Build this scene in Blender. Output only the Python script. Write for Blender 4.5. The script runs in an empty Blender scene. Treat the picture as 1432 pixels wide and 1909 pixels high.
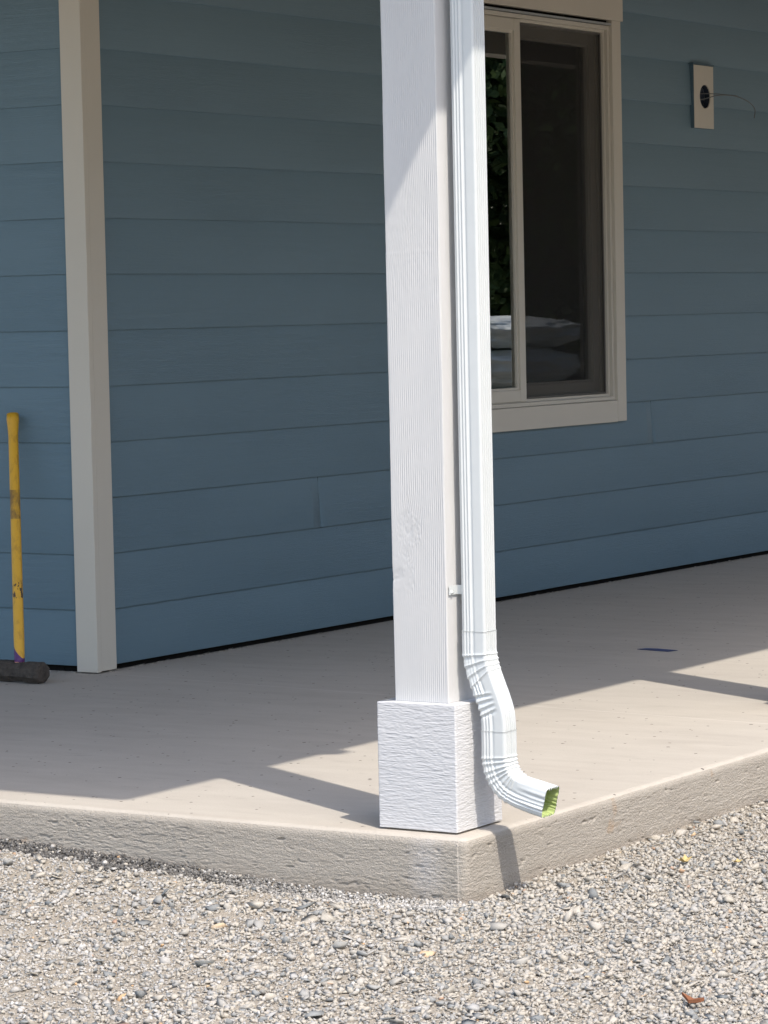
import bpy, bmesh, math, random
import numpy as np
from mathutils import Vector, Matrix
R = math.radians
random.seed(7); RNG = np.random.default_rng(11)
scn = bpy.context.scene
col = scn.collection

# ------------------------------------------------------------------ camera
CAM = Vector((3.486, -5.717, 1.13))
cam = bpy.data.cameras.new('camera'); cam_o = bpy.data.objects.new('camera', cam); col.objects.link(cam_o)
yaw, pitch, roll = 0.5690, 0.0640, -0.0216
r0 = Vector((math.cos(yaw), math.sin(yaw), 0)); f0 = Vector((-math.sin(yaw), math.cos(yaw), 0)); u0 = Vector((0, 0, 1))
fw = f0*math.cos(pitch) - u0*math.sin(pitch); up = u0*math.cos(pitch) + f0*math.sin(pitch)
rr = r0*math.cos(roll) + up*math.sin(roll); uu = -r0*math.sin(roll) + up*math.cos(roll)
cam_o.matrix_world = Matrix(((rr.x, uu.x, -fw.x, CAM.x), (rr.y, uu.y, -fw.y, CAM.y), (rr.z, uu.z, -fw.z, CAM.z), (0, 0, 0, 1)))
cam.sensor_fit = 'VERTICAL'; cam.sensor_height = 36.0; cam.lens = 5844.3/1909*36
cam.clip_start = 0.1; cam.clip_end = 2000
scn.camera = cam_o
scn.render.resolution_x = 768; scn.render.resolution_y = 1024

# ------------------------------------------------------------------ sky and sun
SUN = Vector((-0.596, 0.33, -1.0)).normalized()          # the way the light travels
w = bpy.data.worlds.new('World'); scn.world = w; w.use_nodes = True
nt = w.node_tree; bg = nt.nodes['Background']
sky = nt.nodes.new('ShaderNodeTexSky'); sky.sky_type = 'NISHITA'; sky.sun_disc = False
sky.sun_elevation = math.asin(-SUN.z); sky.sun_rotation = math.atan2(-SUN.x, -SUN.y)
sky.air_density = 1.0; sky.dust_density = 2.0; sky.ozone_density = 0.6
nt.links.new(sky.outputs[0], bg.inputs[0]); bg.inputs[1].default_value = 0.15
sl = bpy.data.lights.new('sun', 'SUN'); so = bpy.data.objects.new('sun', sl); col.objects.link(so)
sl.energy = 2.15; sl.angle = R(0.6); sl.color = (1.0, 0.935, 0.845)
so.rotation_euler = SUN.to_track_quat('-Z', 'Y').to_euler()
scn.view_settings.view_transform = 'Standard'; scn.view_settings.look = 'None'
scn.view_settings.exposure = 1.06; scn.view_settings.gamma = 1.0
scn.render.engine = 'CYCLES'

# ------------------------------------------------------------------ helpers
def tag(o, label=None, cat=None, group=None, kind=None):
    if label: o['label'] = label
    if cat: o['category'] = cat
    if group: o['group'] = group
    if kind: o['kind'] = kind
    return o
def empty(name, loc, rz=0):
    o = bpy.data.objects.new(name, None); col.objects.link(o); o.location = loc; o.rotation_euler = (0, 0, rz)
    o.empty_display_size = 0.1
    return o
def link(name, me, mats, parent=None, smooth=False):
    o = bpy.data.objects.new(name, me); col.objects.link(o)
    for m in (mats if isinstance(mats, (list, tuple)) else [mats]): me.materials.append(m)
    if smooth:
        me.polygons.foreach_set('use_smooth', np.ones(len(me.polygons), dtype=bool))
    if parent is not None:
        o.parent = parent
        o.matrix_parent_inverse = Matrix.Translation(-world_loc(parent))
    return o
def world_loc(o):
    v = Vector(o.location)
    return v if o.type == 'EMPTY' else Vector((0, 0, 0)) + (v if o.parent is None else Vector((0, 0, 0)))
def mesh_np(name, v, f, uv=None):
    """v (n,3), f (m,k) all faces with k corners"""
    v = np.asarray(v, np.float32); f = np.asarray(f, np.int32)
    me = bpy.data.meshes.new(name); m, k = f.shape
    me.vertices.add(len(v)); me.vertices.foreach_set('co', v.ravel())
    me.loops.add(m*k); me.loops.foreach_set('vertex_index', f.ravel())
    me.polygons.add(m); me.polygons.foreach_set('loop_start', np.arange(0, m*k, k, dtype=np.int32))
    try: me.polygons.foreach_set('loop_total', np.full(m, k, np.int32))
    except Exception: pass
    if uv is not None:
        l = me.uv_layers.new(name='UVMap'); l.data.foreach_set('uv', np.asarray(uv, np.float32)[f.ravel()].ravel())
    me.update(calc_edges=True); me.validate()
    return me
def grid_faces(nu, nv, wrap_u=False, flip=False, base=0):
    iu = np.arange(nu if wrap_u else nu-1); iv = np.arange(nv-1)
    A, B = np.meshgrid(iu, iv, indexing='ij'); A2 = (A+1) % nu
    q = np.stack([A*nv+B, A2*nv+B, A2*nv+B+1, A*nv+B+1], -1).reshape(-1, 4) + base
    return q[:, ::-1] if flip else q
class MB:
    def __init__(s): s.bm = bmesh.new()
    def box(s, x0, x1, y0, y1, z0, z1, bev=0.0, seg=2, rot=None, mi=0):
        ret = bmesh.ops.create_cube(s.bm, size=1.0); vs = ret['verts']
        for v in vs: v.co = Vector(((x0+x1)/2 + v.co.x*(x1-x0), (y0+y1)/2 + v.co.y*(y1-y0), (z0+z1)/2 + v.co.z*(z1-z0)))
        fs = {f for v in vs for f in v.link_faces}
        for f in fs: f.material_index = mi
        if bev:
            es = list({e for v in vs for e in v.link_edges})
            r = bmesh.ops.bevel(s.bm, geom=es, offset=bev, segments=seg, profile=0.5, affect='EDGES')
            for f in r['faces']: f.material_index = mi
            vs = list({v for f in r['faces'] for v in f.verts})
        if rot:
            bmesh.ops.transform(s.bm, matrix=rot, verts=[v for v in vs if v.is_valid])
        return vs
    def quad(s, pts, mi=0):
        f = s.bm.faces.new([s.bm.verts.new(p) for p in pts]); f.material_index = mi
    def tube(s, pts, rad, n=10, cap=True):
        rings = []
        pts = [Vector(p) for p in pts]
        for i, p in enumerate(pts):
            t = (pts[min(i+1, len(pts)-1)] - pts[max(i-1, 0)]).normalized()
            a = t.orthogonal().normalized() if i == 0 else (prev - t*prev.dot(t)).normalized()
            prev = a; b = t.cross(a)
            rd = rad[i] if isinstance(rad, (list, tuple)) else rad
            rings.append([s.bm.verts.new(p + (a*math.cos(2*math.pi*k/n) + b*math.sin(2*math.pi*k/n))*rd) for k in range(n)])
        for A, B in zip(rings, rings[1:]):
            for k in range(n): s.bm.faces.new([A[k], A[(k+1) % n], B[(k+1) % n], B[k]])
        if cap: s.bm.faces.new(rings[0][::-1]); s.bm.faces.new(rings[-1])
    def build(s, name, mat, parent=None, smooth=False):
        bmesh.ops.recalc_face_normals(s.bm, faces=s.bm.faces[:])
        me = bpy.data.meshes.new(name); s.bm.to_mesh(me); s.bm.free()
        return link(name, me, mat, parent, smooth)

# value noise on numpy arrays
def vnoise(x, y, seed=0):
    g = np.random.default_rng(seed).random((256, 256)).astype(np.float32)
    xi = np.floor(x).astype(int); yi = np.floor(y).astype(int); fx = x-xi; fy = y-yi
    fx = fx*fx*(3-2*fx); fy = fy*fy*(3-2*fy)
    a = g[xi % 256, yi % 256]; b = g[(xi+1) % 256, yi % 256]; c = g[xi % 256, (yi+1) % 256]; d = g[(xi+1) % 256, (yi+1) % 256]
    return (a*(1-fx)+b*fx)*(1-fy) + (c*(1-fx)+d*fx)*fy - 0.5
def fbm(x, y, seed=0, oct=4, gain=0.5):
    s = 0; a = 1; 
    for o in range(oct): s = s + a*vnoise(x*2**o+17.3*o, y*2**o+5.1*o, seed+o); a *= gain
    return s

# ------------------------------------------------------------------ materials
class NT:
    def __init__(s, name, rough=0.6, spec=0.4):
        s.m = bpy.data.materials.new(name); s.m.use_nodes = True; s.t = s.m.node_tree
        s.b = s.t.nodes['Principled BSDF']; s.b.inputs['Roughness'].default_value = rough
        s.b.inputs['Specular IOR Level'].default_value = spec
        s.out = s.t.nodes['Material Output']
    def n(s, typ, **kw):
        nd = s.t.nodes.new(typ)
        for k, v in kw.items():
            if hasattr(nd, k) and not k[0].isupper(): setattr(nd, k, v)
            else: nd.inputs[k.replace('_', ' ')].default_value = v
        return nd
    def l(s, a, b): s.t.links.new(a, b)
    def coord(s, kind='Object', scale=(1, 1, 1), loc=(0, 0, 0)):
        c = s.n('ShaderNodeTexCoord'); m = s.n('ShaderNodeMapping'); m.inputs['Scale'].default_value = scale; m.inputs['Location'].default_value = loc
        s.l(c.outputs[kind], m.inputs['Vector']); return m.outputs[0]
    def noise(s, vec, scale=1.0, detail=4, rough=0.55, dist=0.0, out='Fac'):
        nd = s.n('ShaderNodeTexNoise'); nd.inputs['Scale'].default_value = scale; nd.inputs['Detail'].default_value = detail
        nd.inputs['Roughness'].default_value = rough; nd.inputs['Distortion'].default_value = dist
        s.l(vec, nd.inputs['Vector']); return nd.outputs[out]
    def ramp(s, fac, stops, interp='LINEAR'):
        nd = s.n('ShaderNodeValToRGB'); cr = nd.color_ramp; cr.interpolation = interp
        while len(cr.elements) > 1: cr.elements.remove(cr.elements[-1])
        for i, (p, c) in enumerate(stops):
            e = cr.elements[0] if i == 0 else cr.elements.new(p)
            e.position = p; e.color = tuple(c)+(1,) if len(c) == 3 else c
        s.l(fac, nd.inputs[0]); return nd.outputs[0]
    def mix(s, fac, a, b, mode='MIX'):
        nd = s.n('ShaderNodeMix', data_type='RGBA', blend_type=mode)
        for sock, v in ((nd.inputs[0], fac), (nd.inputs[6], a), (nd.inputs[7], b)):
            if hasattr(v, 'is_output'): s.l(v, sock)
            elif sock == nd.inputs[0]: sock.default_value = v
            else: sock.default_value = tuple(v)+(1,) if len(v) == 3 else v
        return nd.outputs[2]
    def math(s, op, a, b=0.0, c=0.0):
        nd = s.n('ShaderNodeMath', operation=op)
        for i, v in enumerate((a, b, c)):
            if hasattr(v, 'is_output'): s.l(v, nd.inputs[i])
            else: nd.inputs[i].default_value = v
        return nd.outputs[0]
    def bump(s, h, strength=0.5, dist=0.001, prev=None):
        nd = s.n('ShaderNodeBump'); nd.inputs['Strength'].default_value = strength; nd.inputs['Distance'].default_value = dist
        s.l(h, nd.inputs['Height'])
        if prev is not None: s.l(prev, nd.inputs['Normal'])
        s.l(nd.outputs[0], s.b.inputs['Normal']); return nd.outputs[0]
    def color(s, c):
        if hasattr(c, 'is_output'): s.l(c, s.b.inputs['Base Color'])
        else: s.b.inputs['Base Color'].default_value = tuple(c)+(1,)

def m_siding():
    t = NT('blue_lap_siding_paint', 0.52, 0.35)
    c = t.coord('UV', (1.0, 34.0, 1)); g = t.noise(c, 1.6, 5, 0.6, 1.4)
    c2 = t.coord('UV', (3.0, 110.0, 1)); g2 = t.noise(c2, 2.0, 3, 0.6, 0.8)
    patch = t.noise(t.coord('UV', (1.2, 3.0, 1)), 1.0, 2)
    pm = t.ramp(patch, [(0.35, (0.15,)*3), (0.65, (1,)*3)])
    lines = t.ramp(t.math('FRACT', t.math('MULTIPLY', g, 9.0)), [(0.0, (0,)*3), (0.45, (1,)*3), (0.55, (1,)*3), (1.0, (0,)*3)])
    h = t.math('ADD', t.math('MULTIPLY', lines, t.math('MULTIPLY', pm, 0.9)), t.math('MULTIPLY', g2, 0.7))
    t.bump(h, 0.45, 0.0012)
    big = t.ramp(t.noise(t.coord('UV', (0.35, 0.9, 1)), 1.5, 3), [(0.25, (0,)*3), (0.75, (1,)*3)])
    t.color(t.mix(big, (0.120, 0.190, 0.236), (0.140, 0.217, 0.266)))
    return t.m
def m_trim(name, c1, rough=0.6, sc=300, stretch=(1, 1, 0.5), amt=0.35, dist=0.0006):
    t = NT(name, rough, 0.35)
    n = t.noise(t.coord('Object', tuple(sc*s for s in stretch)), 1.0, 4, 0.6)
    t.bump(n, amt, dist)
    b = t.noise(t.coord('Object'), 3.0, 4)
    t.color(t.mix(b, tuple(x*0.95 for x in c1), tuple(min(1, x*1.05) for x in c1)))
    return t.m
def m_postpaint():
    t = NT('white_post_paint', 0.5, 0.4)
    v = t.noise(t.coord('Object', (260, 260, 40)), 1.0, 4, 0.65); t.bump(v, 0.35, 0.0006)
    b = t.noise(t.coord('Object', (6, 6, 2)), 1.0, 4)
    t.color(t.mix(b, (0.52, 0.515, 0.505), (0.58, 0.573, 0.56))); return t.m
def m_metal():
    t = NT('white_enamel_metal', 0.32, 0.5)
    b = t.noise(t.coord('Object'), 30.0, 4)
    d = t.noise(t.coord('Object', (60, 60, 12)), 1.0, 3)
    t.bump(d, 0.12, 0.0008)
    spk = t.ramp(t.noise(t.coord('Object', (1, 1, 1), (3.1, .7, .2)), 55.0, 2), [(0.80, (0,)*3), (0.83, (1,)*3)])
    t.color(t.mix(spk, t.mix(b, (0.55, 0.57, 0.565), (0.60, 0.62, 0.61)), (0.55, 0.50, 0.42)))
    return t.m
def m_plain(name, c, rough=0.5, spec=0.4, metal=0.0, nscale=0, nd=0.001, var=0.08):
    t = NT(name, rough, spec); t.b.inputs['Metallic'].default_value = metal
    b = t.noise(t.coord('Object'), nscale or 20.0, 4)
    t.color(t.mix(b, tuple(x*(1-var) for x in c), tuple(min(1, x*(1+var)) for x in c)))
    if nscale: t.bump(t.noise(t.coord('Object'), nscale*3, 4), 0.5, nd)
    return t.m
def m_concrete(side=False):
    t = NT('rough_concrete_edge' if side else 'concrete', 0.85, 0.25)
    o = t.coord('Object')
    big = t.noise(t.coord('Object', (0.9, 0.5, 1)), 1.4, 5, 0.6)
    streak = t.noise(t.coord('Object', (1.5, 8.0, 8.0)), 1.5, 5, 0.6, 0.6)
    a = t.mix(big, (0.352, 0.316, 0.272), (0.482, 0.438, 0.380))
    a = t.mix(t.math('MULTIPLY', t.ramp(streak, [(0.35, (0,)*3), (0.7, (1,)*3)]), 0.35), a, (0.52, 0.485, 0.42))
    fine = t.noise(o, 260.0, 3, 0.7)
    a = t.mix(t.ramp(fine, [(0.30, (0.55,)*3), (0.46, (0,)*3)]), a, (0.27, 0.24, 0.21))
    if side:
        med = t.noise(o, 45.0, 4)
        a = t.mix(t.ramp(med, [(0.30, (0.4,)*3), (0.45, (0,)*3)]), a, (0.34, 0.30, 0.255))
        a = t.mix(0.30, a, (0.47, 0.42, 0.355))
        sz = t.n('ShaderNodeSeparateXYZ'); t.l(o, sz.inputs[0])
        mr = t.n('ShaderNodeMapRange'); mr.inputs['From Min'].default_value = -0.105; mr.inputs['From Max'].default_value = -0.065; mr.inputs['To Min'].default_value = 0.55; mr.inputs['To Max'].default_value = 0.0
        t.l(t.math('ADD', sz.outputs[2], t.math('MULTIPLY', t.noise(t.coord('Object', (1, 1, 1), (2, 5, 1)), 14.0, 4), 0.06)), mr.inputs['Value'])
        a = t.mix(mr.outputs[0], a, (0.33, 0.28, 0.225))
        rust = t.ramp(t.noise(t.coord('Object', (1, 1, 1), (4.3, 1.2, .5)), 8.0, 4), [(0.68, (0,)*3), (0.76, (0.6,)*3)])
        a = t.mix(rust, a, (0.42, 0.27, 0.15))
        # chalky splash below the post
        g = t.n('ShaderNodeTexGradient', gradient_type='SPHERICAL')
        t.l(t.coord('Object', (18, 6, 9), (0.055*18+0.0, 0.044*6, 0.06*9)), g.inputs[0])
        sp = t.math('MULTIPLY', t.math('MULTIPLY', g.outputs['Fac'], t.noise(o, 90, 4)), 0.5)
        a = t.mix(sp, a, (0.72, 0.72, 0.76))
        t.bump(t.math('ADD', t.noise(t.coord('Object', (170, 170, 400)), 1.0, 5, 0.75), t.math('MULTIPLY', fine, 0.8)), 1.0, 0.0040)
    else:
        cloud = t.ramp(t.noise(t.coord('Object', (1.0, 2.2, 1), (5, 1, 0)), 4.5, 6, 0.7, 0.8), [(0.35, (0,)*3), (0.7, (1,)*3)])
        a = t.mix(t.math('MULTIPLY', cloud, 0.22), a, (0.555, 0.52, 0.455))
        stain = t.ramp(t.noise(t.coord('Object', (2.2, 6, 1), (1.7, 2.2, 0)), 2.2, 6, 0.65), [(0.60, (0,)*3), (0.72, (1,)*3)])
        a = t.mix(t.math('MULTIPLY', stain, 0.26), a, (0.22, 0.19, 0.165))
        pits = t.n('ShaderNodeTexVoronoi', feature='F1'); pits.inputs['Scale'].default_value = 24.0; pits.inputs['Randomness'].default_value = 1.0
        t.l(o, pits.inputs['Vector'])
        keep = t.math('GREATER_THAN', t.noise(t.coord('Object', (1, 1, 1), (7, 3, 1)), 30.0, 1), 0.45)
        pm = t.math('MULTIPLY', t.math('LESS_THAN', pits.outputs['Distance'], t.math('MULTIPLY', t.noise(t.coord('Object', (1, 1, 1), (3, 9, 4)), 17.0, 1), 0.19)), keep)
        smear = t.ramp(t.noise(t.coord('Object', (5, 22, 1), (2.3, .4, 0)), 2.0, 5, 0.7), [(0.69, (0,)*3), (0.74, (0.8,)*3)])
        a = t.mix(smear, a, (0.13, 0.11, 0.095))
        sp_ = t.n('ShaderNodeSeparateXYZ'); t.l(o, sp_.inputs[0])
        ln = t.math('ABSOLUTE', t.math('ADD', t.math('ADD', sp_.outputs[1], t.math('MULTIPLY', sp_.outputs[0], 0.105)), -1.872))
        a = t.mix(t.math('MULTIPLY', t.math('LESS_THAN', ln, 0.004), 0.30), a, (0.66, 0.63, 0.58))
        a = t.mix(t.math('MULTIPLY', pm, 0.85), a, (0.06, 0.05, 0.045))
        br = t.noise(t.coord('Object', (14, 160, 1)), 1.0, 4, 0.65, 0.3)
        h = t.math('ADD', t.math('MULTIPLY', br, 0.6), t.math('MULTIPLY', fine, 0.5))
        t.bump(t.math('SUBTRACT', h, pm), 0.35, 0.0010)
    t.color(a); return t.m
def m_ground():
    t = NT('gravel_dust', 0.95, 0.12); o = t.coord('Object')
    n1 = t.noise(o, 2.0, 4); n2 = t.noise(o, 160.0, 5, 0.7)
    a = t.mix(n1, (0.32, 0.28, 0.225), (0.40, 0.358, 0.30))
    a = t.mix(t.ramp(n2, [(0.35, (0.7,)*3), (0.55, (0,)*3)]), a, (0.26, 0.23, 0.19))
    pale = t.ramp(t.noise(o, 420.0, 2), [(0.62, (0,)*3), (0.70, (0.8,)*3)])
    a = t.mix(pale, a, (0.62, 0.57, 0.50))
    v = t.n('ShaderNodeTexVoronoi'); v.inputs['Scale'].default_value = 230.0; t.l(o, v.inputs['Vector'])
    t.bump(t.math('ADD', n2, t.math('MULTIPLY', v.outputs['Distance'], 0.8)), 0.9, 0.004)
    t.color(a); return t.m
def m_stone():
    t = NT('crushed_rock', 0.85, 0.25); o = t.coord('Object')
    at = t.n('ShaderNodeAttribute', attribute_name='tone', attribute_type='GEOMETRY')
    c = t.ramp(at.outputs['Fac'], [(0.0, (0.13, 0.145, 0.155)), (0.10, (0.24, 0.25, 0.25)), (0.22, (0.34, 0.33, 0.31)), (0.42, (0.43, 0.395, 0.335)),
                                   (0.62, (0.46, 0.42, 0.36)), (0.78, (0.37, 0.365, 0.355)), (0.88, (0.50, 0.48, 0.45)), (0.955, (0.60, 0.58, 0.55)), (0.97, (0.58, 0.36, 0.17)),
                                   (0.985, (0.36, 0.235, 0.18)), (1.0, (0.68, 0.55, 0.35))])
    n = t.noise(o, 240.0, 4, 0.65)
    c = t.mix(t.ramp(n, [(0.3, (0.45,)*3), (0.6, (0,)*3)]), c, (0.30, 0.27, 0.225))
    t.bump(n, 0.5, 0.0012); t.color(c); return t.m
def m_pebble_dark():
    t = NT('toned_pebbles', 0.8, 0.3); o = t.coord('Object')  # tone runs from dark at the left to pale at the right
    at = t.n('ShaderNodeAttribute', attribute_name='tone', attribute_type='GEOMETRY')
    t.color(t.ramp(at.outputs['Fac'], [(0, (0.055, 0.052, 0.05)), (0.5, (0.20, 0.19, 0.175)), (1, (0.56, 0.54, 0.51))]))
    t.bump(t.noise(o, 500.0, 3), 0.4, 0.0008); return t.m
def m_glass():
    t = NT('window_glass'); t.t.nodes.remove(t.b)
    f = t.n('ShaderNodeFresnel'); f.inputs['IOR'].default_value = 2.6
    g = t.n('ShaderNodeBsdfGlossy'); g.inputs['Roughness'].default_value = 0.0; g.inputs['Color'].default_value = (0.95, 0.97, 0.95, 1)
    tr = t.n('ShaderNodeBsdfTransparent'); tr.inputs['Color'].default_value = (0.86, 0.9, 0.87, 1)
    m = t.n('ShaderNodeMixShader'); t.l(f.outputs[0], m.inputs[0]); t.l(tr.outputs[0], m.inputs[1]); t.l(g.outputs[0], m.inputs[2])
    t.l(m.outputs[0], t.out.inputs[0]); return t.m
def m_screen():
    t = NT('insect_mesh'); t.b.inputs['Base Color'].default_value = (0.006, 0.0055, 0.005, 1); t.b.inputs['Roughness'].default_value = 0.8
    tr = t.n('ShaderNodeBsdfTransparent'); m = t.n('ShaderNodeMixShader'); m.inputs[0].default_value = 0.62
    t.l(tr.outputs[0], m.inputs[1]); t.l(t.b.outputs[0], m.inputs[2]); t.l(m.outputs[0], t.out.inputs[0]); return t.m
def m_leaf(c):
    t = NT('foliage', 0.6, 0.3); oi = t.n('ShaderNodeTexCoord')
    n = t.noise(t.coord('Object'), 1.3, 3); t.color(t.mix(n, tuple(x*0.6 for x in c), tuple(x*1.5 for x in c))); return t.m
def m_handle():
    t = NT('worn_yellow_handle', 0.42, 0.45); g = t.coord('Generated'); sep = t.n('ShaderNodeSeparateXYZ'); t.l(g, sep.inputs[0])
    z = sep.outputs[2]; o = t.coord('Object')
    n = t.noise(t.coord('Object', (60, 60, 14)), 1.0, 4, 0.65)
    c = t.mix(t.ramp(n, [(0.50, (0,)*3), (0.75, (0.6,)*3)]), (0.70, 0.38, 0.025), (0.30, 0.15, 0.02))
    band = t.math('MULTIPLY', t.math('GREATER_THAN', z, 0.575), t.math('LESS_THAN', z, 0.69))
    c = t.mix(t.math('MULTIPLY', band, t.ramp(n, [(0.35, (0.15,)*3), (0.6, (0.9,)*3)])), c, (0.20, 0.115, 0.03))
    ch = t.math('MULTIPLY', t.math('GREATER_THAN', z, 0.265), t.math('LESS_THAN', z, 0.335))
    chn = t.ramp(t.noise(t.coord('Object', (1, 1, .35), (.33, .2, .7)), 95.0, 2), [(0.54, (0,)*3), (0.58, (1,)*3)])
    c = t.mix(t.math('MULTIPLY', ch, chn), c, (0.06, 0.03, 0.015))
    pur = t.math('LESS_THAN', t.math('ADD', z, t.math('MULTIPLY', t.math('SUBTRACT', sep.outputs[0], 0.84), 0.30)), 0.075)
    c = t.mix(pur, c, (0.085, 0.018, 0.12))
    frayed = t.math('LESS_THAN', t.math('ADD', z, t.math('MULTIPLY', n, 0.02)), 0.028)
    c = t.mix(frayed, c, (0.62, 0.30, 0.2))
    t.bump(n, 0.4, 0.0015); t.color(c); return t.m

M_sid = m_siding()
M_trim = m_trim('almond_trim_paint', (0.565, 0.525, 0.45))
M_vinyl = m_trim('almond_vinyl', (0.545, 0.51, 0.44), 0.35, 120, (1, 1, 1), 0.1)
M_post = m_postpaint(); M_base = m_trim('white_base_paint', (0.56, 0.555, 0.555), 0.55, 200, (1, 1, 1), 0.3)
M_metal = m_metal(); M_lime = m_plain('lime_primer', (0.42, 0.50, 0.20), 0.55)
M_conc = m_concrete(); M_side = m_concrete(True); M_ground = m_ground(); M_stone = m_stone(); M_peb = m_pebble_dark()
M_blueedge = m_plain('blue_edge_paint', (0.07, 0.125, 0.165), 0.6); M_glass = m_glass(); M_screen = m_screen()
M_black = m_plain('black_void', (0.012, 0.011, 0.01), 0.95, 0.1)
M_soffit = m_plain('soffit_wood', (0.20, 0.155, 0.11), 0.7, 0.3, 0, 12)
M_room = m_plain('dark_room_walls', (0.02, 0.018, 0.016), 0.9, 0.1)  # near-black colour stands in for the unlit interior
M_roof = m_plain('roof_shingle', (0.08, 0.08, 0.085), 0.9, 0.2, 0, 40, 0.003)
M_leaf = m_leaf((0.05, 0.085, 0.024)); M_bark = m_plain('bark', (0.12, 0.09, 0.065), 0.9, 0.2, 0, 15, 0.01)
M_handle = m_handle(); M_iron = m_plain('hammer_iron', (0.07, 0.058, 0.048), 0.75, 0.3, 0.1, 45, 0.010, 0.85)
M_wire = m_plain('grey_wire', (0.14, 0.145, 0.15), 0.4); M_box = m_plain('blue_grey_electrical_box', (0.02, 0.03, 0.05), 0.6)
M_tape = m_plain('blue_tape', (0.05, 0.07, 0.17), 0.6); M_wrap = m_plain('white_plastic_wrap', (0.85, 0.87, 0.84), 0.35, 0.5)
M_dryleaf = m_plain('dry_leaf', (0.50, 0.38, 0.17), 0.7); M_chip = m_plain('bark_chip', (0.22, 0.09, 0.045), 0.8, 0.2, 0, 60)
M_steel = m_plain('screw_steel', (0.6, 0.6, 0.58), 0.35, 0.5, 0.6)

# ------------------------------------------------------------------ setting: ground, porch slab
def ground_z(x, y):
    z = -0.136 + 0.010*fbm(x*3+9, y*3+4, 3, 3) + 0.0035*fbm(x*26, y*26, 5, 3)
    left = np.clip((-x-0.25)/1.0, 0, 1.2)
    z = z + 0.046*left*np.exp(-((y+0.12)/0.5)**2) + 0.012*np.exp(-((x-0.2)/0.25)**2)*np.clip(y/1.0, 0, 1.0)
    # a shallow dip along the front edge of the slab
    z = z - 0.014*np.exp(-((y+0.10)/0.045)**2)*np.clip((0.1-x)/0.3, 0, 1)
    return z
def spread(lo, hi, step, far):
    a = list(np.arange(lo, hi+1e-6, step)); s = step; x = hi
    while x < far: s *= 1.35; x += s; a.append(x)
    s = step; x = lo
    while x > -far: s *= 1.35; x -= s; a.insert(0, x)
    return np.array(a)
gx = spread(-1.9, 1.9, 0.009, 600); gy = spread(-2.1, 2.2, 0.009, 600)
GX, GY = np.meshgrid(gx, gy, indexing='ij')
fade = np.exp(-(np.maximum(0, np.abs(GX)-3)+np.maximum(0, np.abs(GY)-3))/4)
GZ = np.where(fade > 0.02, ground_z(GX, GY)*fade + (-0.13)*(1-fade), -0.13)
GZ = GZ + fade*0.0025*fbm(GX*70, GY*70, 21, 2)
go = link('ground', mesh_np('ground', np.stack([GX, GY, GZ], -1).reshape(-1, 3), grid_faces(len(gx), len(gy))), M_ground, smooth=True)
tag(go, 'pale dusty gravel ground spreading out before the porch', 'ground', kind='structure')

# slab: flat top plus a rounded, rough cast edge following the front and right sides
XE, YE, RC, RB = 0.047, -0.044, 0.021, 0.019
def path_xy(lenx, leny, step_f, step_c):
    P = []; N = []
    xs = [];
    x = -lenx
    while x < XE-RC:
        P.append((x, YE)); N.append((0, -1)); x += step_f if x > -1.9 else 0.05
    for a in np.linspace(0, math.pi/2, 14):
        P.append((XE-RC+RC*math.sin(a), YE+RC-RC*math.cos(a))); N.append((math.sin(a), -math.cos(a)))
    y = YE+RC+step_f
    while y < leny:
        P.append((XE, y)); N.append((1, 0)); y += step_f if y < 2.2 else 0.05
    return np.array(P), np.array(N)
Pp, Nn = path_xy(9.0, 12.0, 0.0028, 14)
dl = np.r_[0, np.cumsum(np.hypot(*np.diff(Pp, axis=0).T))]
prof = [(-0.0205, 0.0, 0.0), (-0.0195, 0.0, 0.05)] + [(-RB+RB*math.sin(a), -RB+RB*math.cos(a), 0.15+0.65*(a/(math.pi/2))) for a in np.linspace(0, math.pi/2, 9)]
prof += [(0.0, -RB-0.0018*k, 1.0) for k in range(1, 76)] + [(0, -0.25, 1.0)]
pf = np.array(prof)
T, K = np.meshgrid(dl, np.arange(len(pf)), indexing='ij')
off = pf[K, 0]; zz = pf[K, 1]; am = pf[K, 2]
lump = 0.5*fbm(T*9, zz*30, 31, 3) + 0.9*fbm(T*22, zz*130+3, 41, 4, 0.6)
chip = np.clip(fbm(T*30, zz*75, 55, 3)-0.42, 0, 1)*1.6
wav = 0.35*np.sin((zz*900 + 6*fbm(T*10, zz*20, 61, 2)*4))*np.clip(fbm(T*5, zz*9, 66, 2)+0.35, 0, 1)
fine_ = fbm(T*85, zz*420, 47, 2, 0.7)
disp = 0.0007*lump*am - 0.009*chip*am + 0.0013*fine_*am*(0.6+0.8*np.clip(0.5+fbm(T*4, zz*8, 49, 2), 0, 1)) + 0.0005*wav*am
disp = disp*np.where(am < 0.9, 0.6, 1)
vx = Pp[:, 0][:, None] + Nn[:, 0][:, None]*(off+disp); vy = Pp[:, 1][:, None] + Nn[:, 1][:, None]*(off+disp)
vz = zz - 0.0008*np.abs(lump)*(am > 0.1)*(am < 0.9)
ring = np.stack([vx, vy, vz], -1).reshape(-1, 3); fr = grid_faces(len(Pp), len(pf), flip=True)
slab_edge = mesh_np('porch_slab', ring, fr)
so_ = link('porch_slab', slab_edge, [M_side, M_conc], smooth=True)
inner = [tuple(ring[i*len(pf)]) for i in range(len(Pp))]
bm = bmesh.new(); bm.from_mesh(slab_edge); bm.verts.ensure_lookup_table()
for f in bm.faces:
    f.material_index = 1 if f.calc_center_median().z > -0.006 else 0
top = [bm.verts[i*len(pf)] for i in range(len(Pp))]
def topface(vs):
    f = bm.faces.new(vs); f.material_index = 1; f.normal_update()
    if f.normal.z < 0: f.normal_flip()
XI = XE-RC
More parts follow.
